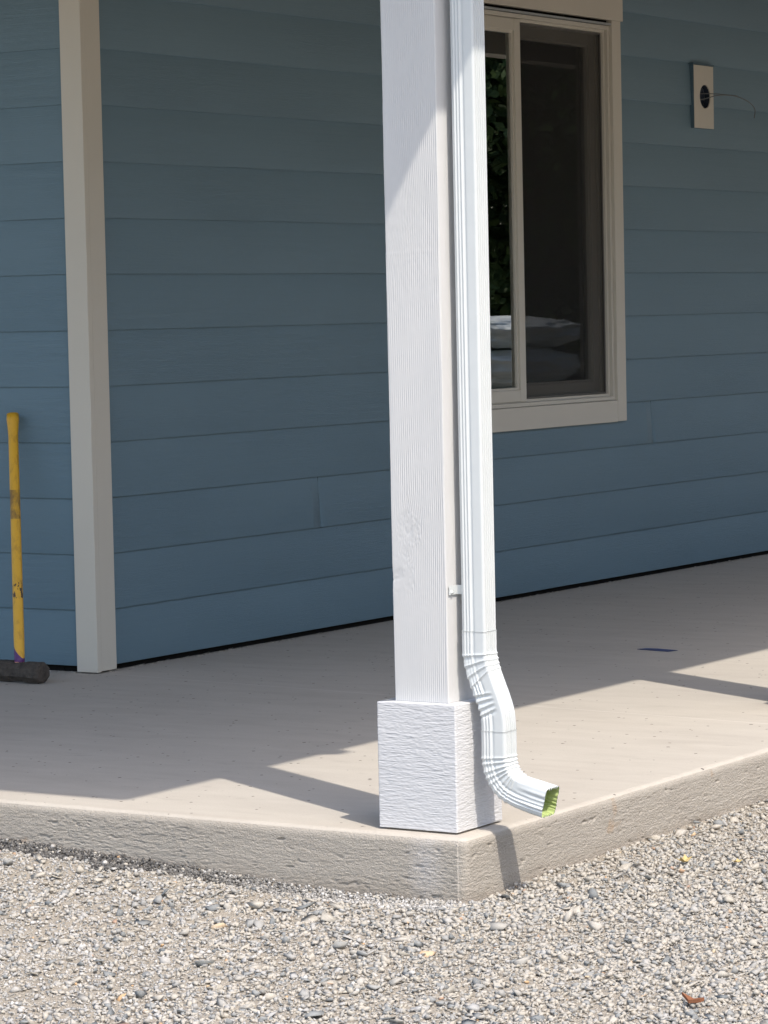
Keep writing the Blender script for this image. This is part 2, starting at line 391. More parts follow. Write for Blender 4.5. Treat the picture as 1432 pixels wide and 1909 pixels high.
front = [v for v in top if abs(v.co.y-(YE+0.0205)) < 0.0006 and v.co.x < XI-0.001]; side_ = [v for v in top if v not in front]
back = [bm.verts.new((v.co.x, 0.3, 0)) for v in front]
for a_, b_, c_, d_ in zip(front, front[1:], back[1:], back): topface([a_, b_, c_, d_])
i0 = next(i for i, v in enumerate(side_) if v.co.y > 0.3)
topface([front[-1]]+side_[:i0+1]+[back[-1]])
inn = [bm.verts.new((back[-1].co.x, v.co.y, 0)) for v in side_[i0+1:]]
prev_i = back[-1]; prev_o = side_[i0]
for v, w_ in zip(side_[i0+1:], inn): topface([prev_o, v, w_, prev_i]); prev_o, prev_i = v, w_
far_ = bm.verts.new((back[0].co.x, inn[-1].co.y, 0)); topface([back[0]]+back[1:]+inn+[far_])
bm.to_mesh(slab_edge); bm.free()
tag(so_, 'light grey concrete porch slab with a rough rounded edge under the white post', 'porch slab', kind='structure')

# ------------------------------------------------------------------ gravel
def crumbs(seed):
    rg = np.random.default_rng(seed); V = []; F = []; b0 = 0
    pv, pf_ = hull(seed, 14, 0.5)
    for k in range(520):
        t = rg.uniform(2.16, 10.0); dens = vnoise(np.array([t*1.8]), np.array([3.0]), 33)[0]+0.5
        if rg.random() > dens: continue
        s = rg.uniform(0.006, 0.018); c = np.array([WX_+0.006+rg.uniform(-0.008, 0.012), t, 0.001])
        V.append(pv*np.array([s*0.7, s*2.0, s*1.0])+c); F.append(pf_+b0); b0 += len(pv)
    for k in range(120):
        x = rg.uniform(-4.0, -2.7); s = rg.uniform(0.004, 0.010)
        V.append(pv*np.array([s*1.9, s*0.7, s*0.9])+np.array([x, 2.136+rg.uniform(-0.012, 0.008), 0.001])); F.append(pf_+b0); b0 += len(pv)
    o = link('mortar_crumbs', mesh_np('mortar_crumbs', np.concatenate(V), np.concatenate(F)), M_conc)
    tag(o, 'rough concrete crumbs left along the foot of the blue siding', 'mortar crumbs', kind='stuff')
WX_ = -2.638
def hull(seed, n, flat):
    rg = np.random.default_rng(seed); p = rg.normal(size=(n, 3)); p /= np.linalg.norm(p, axis=1)[:, None]
    p *= rg.uniform(0.45 if n < 12 else 0.75, 1.15 if n < 12 else 1.0, (n, 1)); p *= np.array([1.0, rg.uniform(0.6, 0.95), flat])
    b = bmesh.new(); [b.verts.new(q) for q in p]; 
    r = bmesh.ops.convex_hull(b, input=b.verts[:]); 
    for v in [v for v in b.verts if not v.link_faces]: b.verts.remove(v)
    bmesh.ops.recalc_face_normals(b, faces=b.faces[:]); b.verts.index_update()
    v = np.array([q.co[:] for q in b.verts]); f = np.array([[q.index for q in g.verts] for g in b.faces]); b.free()
    return v, f
crumbs(7)
def in_slab(x, y, m=0.0): return (x < XE-m) & (y > YE+m)
uvm = np.array
def in_view(x, y, margin):
    """keeps the ground the photograph shows and a margin round it"""
    d = np.stack([x-CAM.x, y-CAM.y, np.full_like(x, -0.11-CAM.z)], -1)
    z = d@np.array(fw); a = (d@np.array(rr))/z*5844.3; b = -(d@np.array(uu))/z*5844.3
    return (np.abs(a) < 716+margin) & (b < 955+margin*0.8)
def scatter(name, protos, N, xr, yr, size_fn, mat, keep_fn, tone_fn, sink, seed, label, cat):
    rg = np.random.default_rng(seed)
    x = rg.uniform(*xr, N); y = rg.uniform(*yr, N); k = keep_fn(x, y, rg); x = x[k]; y = y[k]; n = len(x)
    s = size_fn(x, y, rg); tone = tone_fn(x, y, rg, s)
    gz = ground_z(x, y)
    ax = rg.uniform(0, 2*np.pi, n); tx = rg.normal(0, 0.34, n); ty = rg.normal(0, 0.34, n)
    ca, sa = np.cos(ax), np.sin(ax); cx, sx = np.cos(tx), np.sin(tx); cy, sy = np.cos(ty), np.sin(ty)
    Rz = np.zeros((n, 3, 3)); Rz[:, 0, 0] = ca; Rz[:, 0, 1] = -sa; Rz[:, 1, 0] = sa; Rz[:, 1, 1] = ca; Rz[:, 2, 2] = 1
    Rx = np.zeros((n, 3, 3)); Rx[:, 0, 0] = 1; Rx[:, 1, 1] = cx; Rx[:, 1, 2] = -sx; Rx[:, 2, 1] = sx; Rx[:, 2, 2] = cx
    Ry = np.zeros((n, 3, 3)); Ry[:, 1, 1] = 1; Ry[:, 0, 0] = cy; Ry[:, 0, 2] = sy; Ry[:, 2, 0] = -sy; Ry[:, 2, 2] = cy
    M = Ry@Rx@Rz
    which = rg.integers(0, len(protos), n); V = []; F = []; TN = []; base = 0
    lift = rg.uniform(*sink, n)
    for p, (pv, pfc) in enumerate(protos):
        i = np.where(which == p)[0]
        if len(i) == 0: continue
        vv = np.einsum('nij,vj->nvi', M[i], pv)*s[i][:, None, None]
        vv += np.stack([x[i], y[i], gz[i]+s[i]*lift[i]], -1)[:, None, :]
        V.append(vv.reshape(-1, 3)); nv = len(pv)
        F.append((pfc[None]+(base+np.arange(len(i))*nv)[:, None, None]).reshape(-1, 3)); base += len(i)*nv
        TN.append(np.repeat(tone[i], nv))
    V = np.concatenate(V); F = np.concatenate(F); TN = np.concatenate(TN)
    me = mesh_np(name, V, F); a = me.attributes.new('tone', 'FLOAT', 'POINT'); a.data.foreach_set('value', TN.astype(np.float32))
    o = link(name, me, mat); tag(o, label, cat, kind='stuff'); return o
P_big = [hull(100+i, 9, RNG.uniform(0.26, 0.6)) for i in range(14)]
P_sml = [hull(200+i, 8, RNG.uniform(0.3, 0.7)) for i in range(10)]
P_rnd = [hull(300+i, 16, RNG.uniform(0.75, 0.95)) for i in range(6)]
def k_main(x, y, rg): return ~in_slab(x, y, -0.006) & in_view(x, y, 230)
def sz_main(x, y, rg):
    s = np.exp(rg.normal(math.log(0.0047), 0.50, len(x)))
    clump = fbm(x*2.2, y*2.2, 77, 3); right = np.clip(0.5+x*0.9+clump*1.4, 0.15, 1.3)
    s = s*(0.85+0.35*right); return np.clip(s, 0.0018, 0.012)
def tn_main(x, y, rg, s):
    t = rg.beta(2.6, 2.2, len(x))*0.86
    left = np.clip((-x+0.15-y*0.3)/0.9, 0, 1)
    m = rg.random(len(x)) < 0.55*left; t[m] = rg.uniform(0.70, 0.93, m.sum())
    m = rg.random(len(x)) < 0.05; t[m] = rg.uniform(0.0, 0.12, m.sum())
    m = rg.random(len(x)) < 0.006; t[m] = rg.uniform(0.965, 1.0, m.sum())
    return t
scatter('gravel', P_sml, 185000, (-1.75, 1.5), (-1.75, 1.9), sz_main, M_stone, k_main, tn_main, (-0.1, 0.55), 1,
        'small pale crushed stones covering the ground before the slab', 'gravel')
def sz_big(x, y, rg):
    s = np.exp(rg.normal(math.log(0.0102), 0.50, len(x))); return np.clip(s, 0.005, 0.025)
def k_big(x, y, rg):
    d = fbm(x*2.5+3, y*2.5+8, 91, 3)
    return ~in_slab(x, y, -0.014) & in_view(x, y, 230) & (rg.random(len(x)) < np.clip(0.55+0.25*x+d*0.9, 0.12, 1)) & ~((y > -0.20) & (x < 0.0) & (rg.random(len(x)) < 0.75))
def tn_big(x, y, rg, s):
    t = rg.beta(2.0, 1.9, len(x))*0.86
    m = rg.random(len(x)) < 0.20; t[m] = rg.uniform(0.0, 0.20, m.sum())
    m = rg.random(len(x)) < 0.012; t[m] = rg.uniform(0.965, 1.0, m.sum())
    return t
scatter('gravel_stones', P_big, 19000, (-1.75, 1.5), (-1.75, 1.9), sz_big, M_stone, k_big, tn_big, (-0.05, 0.4), 2,
        'larger angular grey and tan stones lying among the finer gravel', 'gravel')
scatter('outer_gravel', P_sml, 62000, (-5.0, 4.2), (-4.2, 4.5), lambda x, y, rg: np.clip(np.exp(rg.normal(math.log(0.0085), 0.4, len(x))), 0.004, 0.02), M_stone,
        lambda x, y, rg: ~in_slab(x, y, -0.02) & ~in_view(x, y, 200), tn_big, (-0.05, 0.5), 4, 'crushed stones spread over the wider yard round the slab', 'gravel')
def k_peb(x, y, rg):
    wdt = 0.045+0.115*np.clip(0.5+fbm(x*5, x*0+2, 93, 3)*1.2, 0.1, 1)
    return (y < YE-0.004) & (y > YE-wdt) & (x < 0.046) & in_view(x, y, 230)
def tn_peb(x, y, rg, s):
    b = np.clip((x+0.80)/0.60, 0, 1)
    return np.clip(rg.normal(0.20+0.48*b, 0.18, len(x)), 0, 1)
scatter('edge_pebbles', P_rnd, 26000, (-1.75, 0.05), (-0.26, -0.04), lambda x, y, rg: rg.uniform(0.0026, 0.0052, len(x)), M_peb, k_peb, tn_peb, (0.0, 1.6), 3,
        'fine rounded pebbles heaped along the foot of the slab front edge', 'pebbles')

# ------------------------------------------------------------------ house
house = empty('house', (-2.64, 2.144, 0)); tag(house, 'blue lap sided house with almond corner trim and window under a deep porch roof', 'house')
WX, WY, E_ = -2.638, 2.144, 0.178
LAP, THK = 0.0098, 0.0030
def siding(name, axis, a0, a1, ncourse, joints, hole, z0, parent):
    """axis 'y': wall plane X=WX facing +X, running along Y; axis 'x': plane Y=WY facing -Y, running along X"""
    V = []; F = []; UV = []
    for k in range(ncourse):
        zb = z0+k*E_; segs = [(a0, a1)]
        if hole and zb+E_ > hole[2]+0.02 and zb < hole[3]-0.04: segs = [(a0, hole[0]), (hole[1], a1)]
        if axis == 'y' and k == 11: segs = [(a0, hole[0]), (hole[1], 6.392), (6.506, a1)]
        for j in joints.get(k, []):
            segs = [s2 for s in segs for s2 in ([(s[0], j-0.0014), (j+0.0014, s[1])] if s[0] < j < s[1] else [s])]
        for (s0, s1) in segs:
            n = max(2, int((s1-s0)/0.05)); ts = np.linspace(s0, s1, n)
            wv = 0.0006*fbm(ts*1.7+k*3.3, ts*0+k, 12, 2)
            #            out      z
            pr = [(-0.004, 0.0), (LAP, 0.0), (LAP+0.0006, 0.0015), (THK-0.001, E_+0.001)]
            b = len(V)
            for i, t in enumerate(ts):
                for q, (o, z) in enumerate(pr):
                    oo = o + (wv[i] if 0 < q < 3 else 0); zz_ = zb+z + (0.0012*vnoise(np.array([t*2.3]), np.array([k*5.1]), 9)[0] if q < 3 else 0)
                    V.append((WX+oo, t, zz_) if axis == 'y' else (t, WY-oo, zz_)); UV.append((t+k*7.31, zz_+k*2.17))
            q4 = grid_faces(n, 4, flip=(axis == 'y'), base=b); F.append(q4)
            for e, fl in ((b, False), (b+(n-1)*4, True)): F.append(np.array([[e, e+1, e+2, e+3] if fl else [e+3, e+2, e+1, e]]))
    me = mesh_np(name, V, np.concatenate(F), UV)
    b_ = bmesh.new(); b_.from_mesh(me); bmesh.ops.recalc_face_normals(b_, faces=b_.faces[:]); b_.to_mesh(me); b_.free()
    return link(name, me, M_sid, parent)
HY0, HY1, HZ0, HZ1 = 4.10, 5.615, 0.745, 2.285
wr = siding('siding_wall', 'y', WY-0.0, 12.0, 16, {2: [3.427], 3: [5.942], 7: [8.1], 9: [7.3]}, (4.06, 5.655, HZ0, HZ1+0.1), 0.0203, house)
wr['label'] = 'window side wall of blue boards'
wl = siding('siding_wall', 'x', -9.0, WX, 16, {5: [-4.6]}, None, 0.0215, house); wl['label'] = 'blue board wall behind the sledgehammer'
b = MB()
b.box(WX-0.14, WX-0.006, WY+0.006, HY0, 0.0215, 2.85); b.box(WX-0.14, WX-0.006, HY1, 12.0, 0.0215, 2.85)
b.box(WX-0.14, WX-0.006, HY0, HY1, 0.0215, HZ0); b.box(WX-0.14, WX-0.006, HY0, HY1, HZ1, 2.85)
b.box(-9.0, WX-0.142, WY+0.006, WY+0.14, 0.0215, 2.85)
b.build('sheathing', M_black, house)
b = MB(); b.box(WX-0.14, WX-0.013, WY+0.013, 12.0, -0.03, 0.0205); b.box(-9.0, WX-0.142, WY+0.013, WY+0.14, -0.03, 0.0205)
b.build('gap_shade_strip', M_black, house)  # set-back strip, black as painted shade in the gap under the boards
# corner trim: two boards meeting at the corner
def board(b, x0, x1, y0, y1, z0, z1, bev=0.0018): b.box(x0, x1, y0, y1, z0, z1, bev, 2)
b = MB(); board(b, -2.7005, WX+0.0205, WY-0.0225, WY-0.001, 0.004, 2.675)
o = b.build('corner_trim', M_trim, house); o['label'] = 'corner trim board facing the gravel in front'
b = MB(); board(b, WX+0.001, WX+0.0195, WY-0.0007, WY+0.0790, 0.0065, 2.675)
o = b.build('corner_trim', M_trim, house); o['label'] = 'corner trim board facing the window side'

# window: casing boards, frame, sashes, panes, insect screen
win = empty('window', (WX, 4.86, 1.5)); win.parent = house; win.matrix_parent_inverse = Matrix.Translation(-Vector(house.location))
win['label'] = 'almond framed sliding window with an insect screen on its right half'
def wpart(b, name, mat, smooth=False):
    o = b.build(name, mat, None, smooth); o.parent = win; o.matrix_parent_inverse = Matrix.Translation(-Vector(win.location)); return o
XC = WX+0.025
b = MB()
board(b, WX-0.001, XC, HY1, 5.690, HZ0-0.086, 2.288); board(b, WX-0.001, XC, 4.02, HY0, HZ0-0.086, 2.288)
board(b, WX-0.001, XC-0.0008, HY0+0.0003, HY1-0.0003, HZ0-0.088, HZ0)
wpart(b, 'casing', M_trim)
b = MB(); board(b, WX-0.001, XC+0.004, 4.010, 5.705, 2.2885, 2.48); wpart(b, 'head_casing', M_trim)
b = MB(); b.box(WX+0.002, XC+0.003, HY0, HY1-0.01, 2.268, 2.2755, 0.001); wpart(b, 'drip_flashing', m_plain('grey_flashing', (0.30, 0.32, 0.33), 0.4))
def frame_ring(b, x0, x1, y0, y1, z0, z1, w, bev=0.0015, wb=None, wt=None):
    wb = wb or w; wt = wt or w
    b.box(x0, x1, y0, y0+w, z0, z1, bev); b.box(x0, x1, y1-w, y1, z0, z1, bev)
    b.box(x0+0.0007, x1-0.0007, y0+w-0.0004, y1-w+0.0004, z0, z0+wb, bev); b.box(x0+0.0007, x1-0.0007, y0+w-0.0004, y1-w+0.0004, z1-wt, z1, bev)
b = MB()
frame_ring(b, WX-0.090, WX+0.012, HY0+0.001, HY1-0.001, HZ0+0.001, 2.266, 0.016)
frame_ring(b, WX-0.088, WX-0.002, HY0+0.017, HY1-0.017, HZ0+0.017, 2.250, 0.012)
frame_ring(b, WX-0.086, WX-0.030, HY0+0.028, HY1-0.028, HZ0+0.028, 2.239, 0.010)
wpart(b, 'frame', M_vinyl)
ZS0, ZS1 = HZ0+0.022, 2.246
b = MB(); frame_ring(b, WX-0.030, WX+0.004, HY0+0.020, 4.905, ZS0, ZS1, 0.045, 0.002)
frame_ring(b, WX-0.026, WX-0.004, HY0+0.0645, 4.8605, ZS0+0.0445, ZS1-0.0445, 0.010, 0.001)
sash = wpart(b, 'sash', M_vinyl); sash['label'] = 'left sash standing in front'
b = MB(); frame_ring(b, WX-0.078, WX-0.040, 4.83, HY1-0.026, ZS0+0.004, ZS1-0.004, 0.055, 0.002)
frame_ring(b, WX-0.074, WX-0.048, 4.885, HY1-0.081, ZS0+0.059, ZS1-0.059, 0.008, 0.001)
wpart(b, 'sash', M_vinyl)
b = MB(); b.box(WX-0.0185, WX-0.0155, HY0+0.06, 4.866, ZS0+0.040, ZS1-0.040); wpart(b, 'pane', M_glass)
b = MB(); b.box(WX-0.0645, WX-0.0615, 4.88, HY1-0.076, ZS0+0.055, ZS1-0.055); wpart(b, 'pane', M_glass)
b = MB(); frame_ring(b, WX-0.020, WX-0.012, 4.9065, HY1-0.0295, HZ0+0.0305, 2.236, 0.006, 0.001)
b.quad([(WX-0.016, 4.910, HZ0+0.034), (WX-0.016, HY1-0.033, HZ0+0.034), (WX-0.016, HY1-0.033, 2.232), (WX-0.016, 4.910, 2.232)], 1)
wpart(b, 'insect_screen', [m_plain('dark_screen_frame', (0.10, 0.095, 0.085), 0.5), M_screen])
# the room behind, walls coloured near black to keep the inside dark
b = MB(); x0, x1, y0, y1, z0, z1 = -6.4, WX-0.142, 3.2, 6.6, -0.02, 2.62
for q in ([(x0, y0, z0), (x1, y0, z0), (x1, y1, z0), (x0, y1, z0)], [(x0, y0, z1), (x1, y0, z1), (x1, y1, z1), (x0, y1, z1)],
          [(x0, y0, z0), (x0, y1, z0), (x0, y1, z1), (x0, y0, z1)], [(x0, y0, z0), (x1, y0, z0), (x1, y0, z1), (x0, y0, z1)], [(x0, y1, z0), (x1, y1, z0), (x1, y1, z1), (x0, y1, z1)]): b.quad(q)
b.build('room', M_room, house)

# mounting block for a porch light, with an open electrical box and two wires
mb = empty('light_mounting_block', (WX, 6.45, 2.018)); mb.parent = house; mb.matrix_parent_inverse = Matrix.Translation(-Vector(house.location))
def mpart(o): o.parent = mb; o.matrix_parent_inverse = Matrix.Translation(-Vector(mb.location)); return o
XB = WX+0.024; cy_, cz_ = 6.449, 2.018
bm = bmesh.new(); n = 40; Rr = 0.0505
def rect_pt(a, hy0, hy1, hz0, hz1):
    c, s = math.cos(a), math.sin(a); k = min((hy1 if c > 0 else -hy0)/abs(c) if abs(c) > 1e-9 else 9, (hz1 if s > 0 else -hz0)/abs(s) if abs(s) > 1e-9 else 9); return c*k, s*k
hy0, hy1, hz0, hz1 = 6.347-cy_, 6.530-cy_, 1.882-cz_, 2.150-cz_
angs = sorted([2*math.pi*i/n for i in range(n)] + [math.atan2(z, y) % (2*math.pi) for y in (hy0, hy1) for z in (hz0, hz1)])
rings = []
for a in angs:
    y, z = rect_pt(a, hy0, hy1, hz0, hz1)
    rings.append([bm.verts.new((WX+0.0005, cy_+y, cz_+z)), bm.verts.new((XB-0.002, cy_+y, cz_+z)), bm.verts.new((XB, cy_+y*0.985, cz_+z*0.99)),
                  bm.verts.new((XB, cy_+Rr*math.cos(a), cz_+Rr*math.sin(a))), bm.verts.new((XB-0.05, cy_+Rr*math.cos(a), cz_+Rr*math.sin(a)))])
for A, B in zip(rings, rings[1:]+rings[:1]):
    for k in range(4):
        f_ = bm.faces.new([A[k], B[k], B[k+1], A[k+1]]); f_.material_index = 1 if k == 0 else 0
bmesh.ops.recalc_face_normals(bm, faces=bm.faces[:]); me = bpy.data.meshes.new('plate'); bm.to_mesh(me); bm.free()
mpart(link('plate', me, [M_trim, M_blueedge]))
b = MB(); b.box(WX+0.0006, XB+0.003, 6.338, 6.534, 2.1515, 2.1565, 0.001)
mpart(b.build('head_flashing', M_blueedge))
b = MB()
for q in range(24):
    a0, a1 = 2*math.pi*q/24, 2*math.pi*(q+1)/24
    r1 = 0.0495
    b.quad([(XB-0.004, cy_+r1*math.cos(a0), cz_+r1*math.sin(a0)), (XB-0.004, cy_+r1*math.cos(a1), cz_+r1*math.sin(a1)), (WX-0.004, cy_+r1*math.cos(a1), cz_+r1*math.sin(a1)), (WX-0.004, cy_+r1*math.cos(a0), cz_+r1*math.sin(a0))])
    b.quad([(WX-0.0045, cy_, cz_), (WX-0.0045, cy_+r1*math.cos(a0), cz_+r1*math.sin(a0)), (WX-0.0045, cy_+r1*math.cos(a1), cz_+r1*math.sin(a1)), (WX-0.0046, cy_, cz_+0.0001)])
b.box(WX-0.003, WX+0.010, cy_-0.03, cy_+0.02, cz_+0.024, cz_+0.034, 0.002)
mpart(b.build('electrical_box', M_box))
def bez(pts, n=30):
    P = [Vector(p) for p in pts]; out = []
    P = [P[0]*2-P[1]]+P+[P[-1]*2-P[-2]]
    for i in range(1, len(P)-2):
        for k in range(n):
            t = k/n; a, b_, c, d = P[i-1:i+3]
            out.append(0.5*((2*b_)+(c-a)*t+(2*a-5*b_+4*c-d)*t*t+(3*b_-a-3*c+d)*t**3))
    out.append(P[-2]); return out
b = MB(); b.tube(bez([(XB-0.05, 6.41, 1.995), (XB+0.01, 6.43, 2.008), (XB+0.05, 6.475, 2.022), (XB+0.08, 6.56, 2.022), (XB+0.10, 6.65, 2.004), (XB+0.11, 6.705, 1.972), (XB+0.11, 6.70, 1.930)], 8), 0.0021, 8)
mpart(b.build('wire', M_wire, None, True))
b = MB(); b.tube(bez([(XB-0.05, 6.42, 2.030), (XB+0.01, 6.44, 2.030), (XB+0.05, 6.50, 2.028), (XB+0.08, 6.60, 2.024)], 8), 0.0017, 8)
mpart(b.build('wire', M_wire, None, True))

# roof over the porch: eave corner up right of the post; hip running back
EZ = 2.68; EXo, EYo = 0.590, -0.729
roof = MB(); zt = EZ+0.125; sl_ = 1/3
def hz(x, y): return zt + sl_*min(EXo+0.02-x, y-(EYo-0.02))
C0 = (EXo+0.02, EYo-0.02); L = 6.0
roof.quad([(C0[0], C0[1], zt), (C0[0], 13, zt), (C0[0]-L, 13, zt+L*sl_), (C0[0]-L, C0[1]+L, zt+L*sl_)])
roof.quad([(C0[0], C0[1], zt), (C0[0]-L, C0[1]+L, zt+L*sl_), (-9.5, C0[1]+L, zt+L*sl_), (-9.5, C0[1], zt)])
ro = roof.build('roof', M_roof, house)
def rpart(b, name, mat): 
    o = b.build(name, mat, None); o.parent = ro; return o
b = MB(); b.box(WX-0.004, EXo-0.02, EYo+0.02, 13, EZ, EZ+0.012); b.box(-9.5, WX-0.0045, EYo+0.02, WY-0.006, EZ, EZ+0.012); rpart(b, 'soffit', M_soffit)
b = MB(); b.box(EXo-0.02, EXo, EYo, 13, EZ-0.012, zt-0.004); b.box(-9.5, EXo-0.021, EYo, EYo+0.02, EZ-0.012, zt-0.004); rpart(b, 'fascia', M_trim)
b = MB(); b.box(-0.171, -0.031, 0.027, 13, 2.50, EZ-0.001, 0.003); b.box(-9.5, -0.172, 0.027, 0.165, 2.50, EZ-0.001, 0.003); rpart(b, 'porch_beam', M_trim)
def gutter(b, axis):
    pr = [(0.0, 2.8055), (0.0, 2.6895), (0.048, 2.6895), (0.074, 2.7225), (0.082, 2.7575), (0.112, 2.7925), (0.1175, 2.8075), (0.1145, 2.8085), (0.1095, 2.7945), (0.079, 2.7595), (0.071, 2.7245), (0.047, 2.6925), (0.003, 2.6925), (0.003, 2.8055)]
    if axis == 'x': ends = [lambda o: (EXo+o, EYo-o), lambda o: (EXo+o, 13)]
    else: ends = [lambda o: (EXo+o, EYo-o), lambda o: (-9.5, EYo-o)]
    A = [b.bm.verts.new((*ends[0](o), z)) for o, z in pr]; B = [b.bm.verts.new((*ends[1](o), z)) for o, z in pr]
    n = len(pr)
    for i in range(n): b.bm.faces.new([A[i], A[(i+1) % n], B[(i+1) % n], B[i]])
b = MB(); gutter(b, 'x'); rpart(b, 'gutter', M_metal)['label'] = 'white gutter on the right eave above the downspout'
b = MB(); gutter(b, 'y'); rpart(b, 'gutter', M_metal)['label'] = 'white gutter on the front eave'

# ------------------------------------------------------------------ porch posts
def tube_panel(x0, x1, y0, y1, z0, z1, res, dz, hfun, bev=0.003, taper=0.0):
    """square timber with a displaced surface; hfun(face, a, z) gives the height of the grain"""
    pts = []; nrm = []; fa = []; aa = []
    def seg(p, q, nv, fid, fine):
        p, q = np.array(p), np.array(q); n = max(2, int(np.linalg.norm(q-p)/(res if fine else 0.006)))
        for i in range(n): 
            t = i/n; c = p*(1-t)+q*t; pts.append(c); nrm.append(nv); fa.append(fid); aa.append(c[0] if fid in (0, 2) else c[1])
    seg((x0+bev, y0), (x1-bev, y0), (0, -1), 0, True)
    seg((x1-bev, y0), (x1, y0+bev), (0.707, -0.707), 1, True)
    seg((x1, y0+bev), (x1, y1-bev), (1, 0), 1, True)
    seg((x1, y1-bev), (x1-bev, y1), (0.707, 0.707), 1, False)
    seg((x1-bev, y1), (x0+bev, y1), (0, 1), 2, False)
    seg((x0+bev, y1), (x0, y1-bev), (-0.707, 0.707), 3, False)
    seg((x0, y1-bev), (x0, y0+bev), (-1, 0), 3, False)
    seg((x0, y0+bev), (x0+bev, y0), (-0.707, -0.707), 0, True)
    pts = np.array(pts); nrm = np.array(nrm); fa = np.array(fa); aa = np.array(aa)
    z = np.linspace(z0, z1, int((z1-z0)/dz)+1)
    A, Z = np.meshgrid(aa, z, indexing='ij'); Fc = np.repeat(fa[:, None], len(z), 1)
    h = hfun(Fc, A, Z)
    X = pts[:, 0][:, None] + nrm[:, 0][:, None]*h; Y = pts[:, 1][:, None] + nrm[:, 1][:, None]*h
    V = np.stack([X, Y, Z], -1).reshape(-1, 3); F = grid_faces(len(pts), len(z), wrap_u=True)
    nz = len(z)
    me_v = np.concatenate([V, [[(x0+x1)/2, (y0+y1)/2, z1], [(x0+x1)/2, (y0+y1)/2, z0]]]); nv = len(V)
    n = len(pts); i = np.arange(n); j = (i+1) % n
    cap = np.stack([i*nz+nz-1, j*nz+nz-1, np.full(n, nv), np.full(n, nv)], -1); cap2 = np.stack([j*nz, i*nz, np.full(n, nv+1), np.full(n, nv+1)], -1)
    return me_v, F, cap[:, :3], cap2[:, :3]
def mesh_mixed(name, V, quads, tris):
    me = bpy.data.meshes.new(name); nq, ntq = len(quads), len(tris)
    me.vertices.add(len(V)); me.vertices.foreach_set('co', np.asarray(V, np.float32).ravel())
    li = np.concatenate([quads.ravel(), tris.ravel()]).astype(np.int32); me.loops.add(len(li)); me.loops.foreach_set('vertex_index', li)
    st = np.concatenate([np.arange(nq)*4, nq*4+np.arange(ntq)*3]).astype(np.int32); me.polygons.add(nq+ntq); me.polygons.foreach_set('loop_start', st)
    me.update(calc_edges=True); me.validate(); return me
def h_post(fc, a, z):
    # growth rings seen as vertical ridges, pushed aside by knots
    a_ = np.where(fc == 0, a, a+0.5)
    knots = [(-0.127, 0.655, 0.020, 0.024), (-0.162, 0.555, 0.030, 0.034), (-0.150, 1.36, 0.030, 0.05), (-0.10, 1.905, 0.02, 0.03)]
    wp = a_ + 0.010*fbm(a_*2, z*1.3, 14, 2) + 0.0016*fbm(a_*30, z*9, 15, 2)
    kd = np.zeros_like(a_)
    for kx, kz, rx, rz in knots:
        dx, dz_ = (a_-kx)/rx, (z-kz)/rz; r2 = dx*dx+dz_*dz_
        wp = wp - rx*0.9*np.sign(dx)*np.exp(-np.abs(dx)*0.8)*np.exp(-(dz_/2.0)**2)*(fc == 0)
        kd += np.exp(-r2*1.2)*(fc == 0)
    for kx, kz, rx, rz in knots[:2]:
        dx, dz_ = (a_-kx)/rx, (z-kz)/rz; r = np.sqrt(dx*dx+dz_*dz_); kk = np.exp(-(r/1.15)**4)*(fc == 0)
        wp = wp*(1-kk) + (r*rx*0.75+0.004*fbm(a_*60, z*60, 28, 2))*kk
    ph = wp/0.0052
    ridge = np.abs(((ph) % 1.0)-0.5)*2; ridge = ridge**1.6
    amp = np.clip(0.50+1.6*fbm(a_*14+3, z*2.2, 16, 3) + 0.5*np.clip((a_+0.13)/0.09, -0.6, 0.6), 0.10, 1.0)*np.clip(1-0.6*kd, 0.0, 1)
    h = -0.0016*ridge*amp
    # rough saw marks and paint skin
    h += 0.00028*fbm(a_*120, z*60, 18, 3)*np.clip(0.4+2*fbm(a_*8, z*5, 19, 2), 0.1, 1.2)
    k2 = np.clip(kd, 0, 1)
    ang = np.zeros_like(a_)
    for kx, kz, rx, rz in knots[:2]:
        dx, dz_ = (a_-kx)/rx, (z-kz)/rz; r = np.sqrt(dx*dx+dz_*dz_)
        h += 0.0002*np.exp(-((r-0.85)/0.16)**2)*(fc == 0)*(0.6+fbm(a_*70, z*70, 23, 2)) - 0.0007*np.exp(-(r/0.7)**2)*(fc == 0)
        h -= 0.0012*np.exp(-np.abs(fbm(a_*28, z*22, 24, 2))/0.025)*np.exp(-(r/0.9)**2)*(fc == 0)
    h += 0.0009*np.exp(-(np.abs((z-1.255)-0.05*(a_+0.1))/0.0012)**1.5)*(fc == 0)*0.4
    h = h - 0.0014*np.exp(-((z-0.545-0.25*(a_+0.17))/0.0022)**2)*np.exp(-((a_+0.165)/0.02)**2)*(fc == 0)
    h = h + 0.0013*fbm(z*7, z*0+fc*3.0, 26, 3)*np.exp(-np.abs(a_+0.17)/0.006)*(fc == 0)
    return h
def h_base(fc, a, z):
    h = 0.0007*fbm(a*42+fc*5, z*380, 51, 3, 0.65) + 0.0006*fbm(a*150+fc, z*560, 52, 2)
    g = np.abs(((z/0.0042 + 1.5*fbm(a*20+fc*2, z*26, 53, 3)) % 1.0)-0.5)*2
    return h - 0.00040*g*np.clip(0.35+2.4*fbm(a*22, z*34, 54, 2), 0.0, 1)
post = empty('porch_post', (-0.1, 0.097, 0)); tag(post, 'white wooden porch post on the slab corner with the downspout beside it', 'porch post', 'white porch posts')
v, q, c1, c2 = tube_panel(-0.1705, -0.0325, 0.027, 0.165, 0.279, 2.5, 0.0012, 0.0035, h_post, 0.0022)
shaft = link('post_shaft', mesh_mixed('post_shaft', v, q, np.concatenate([c1, c2])), M_post, post, True)
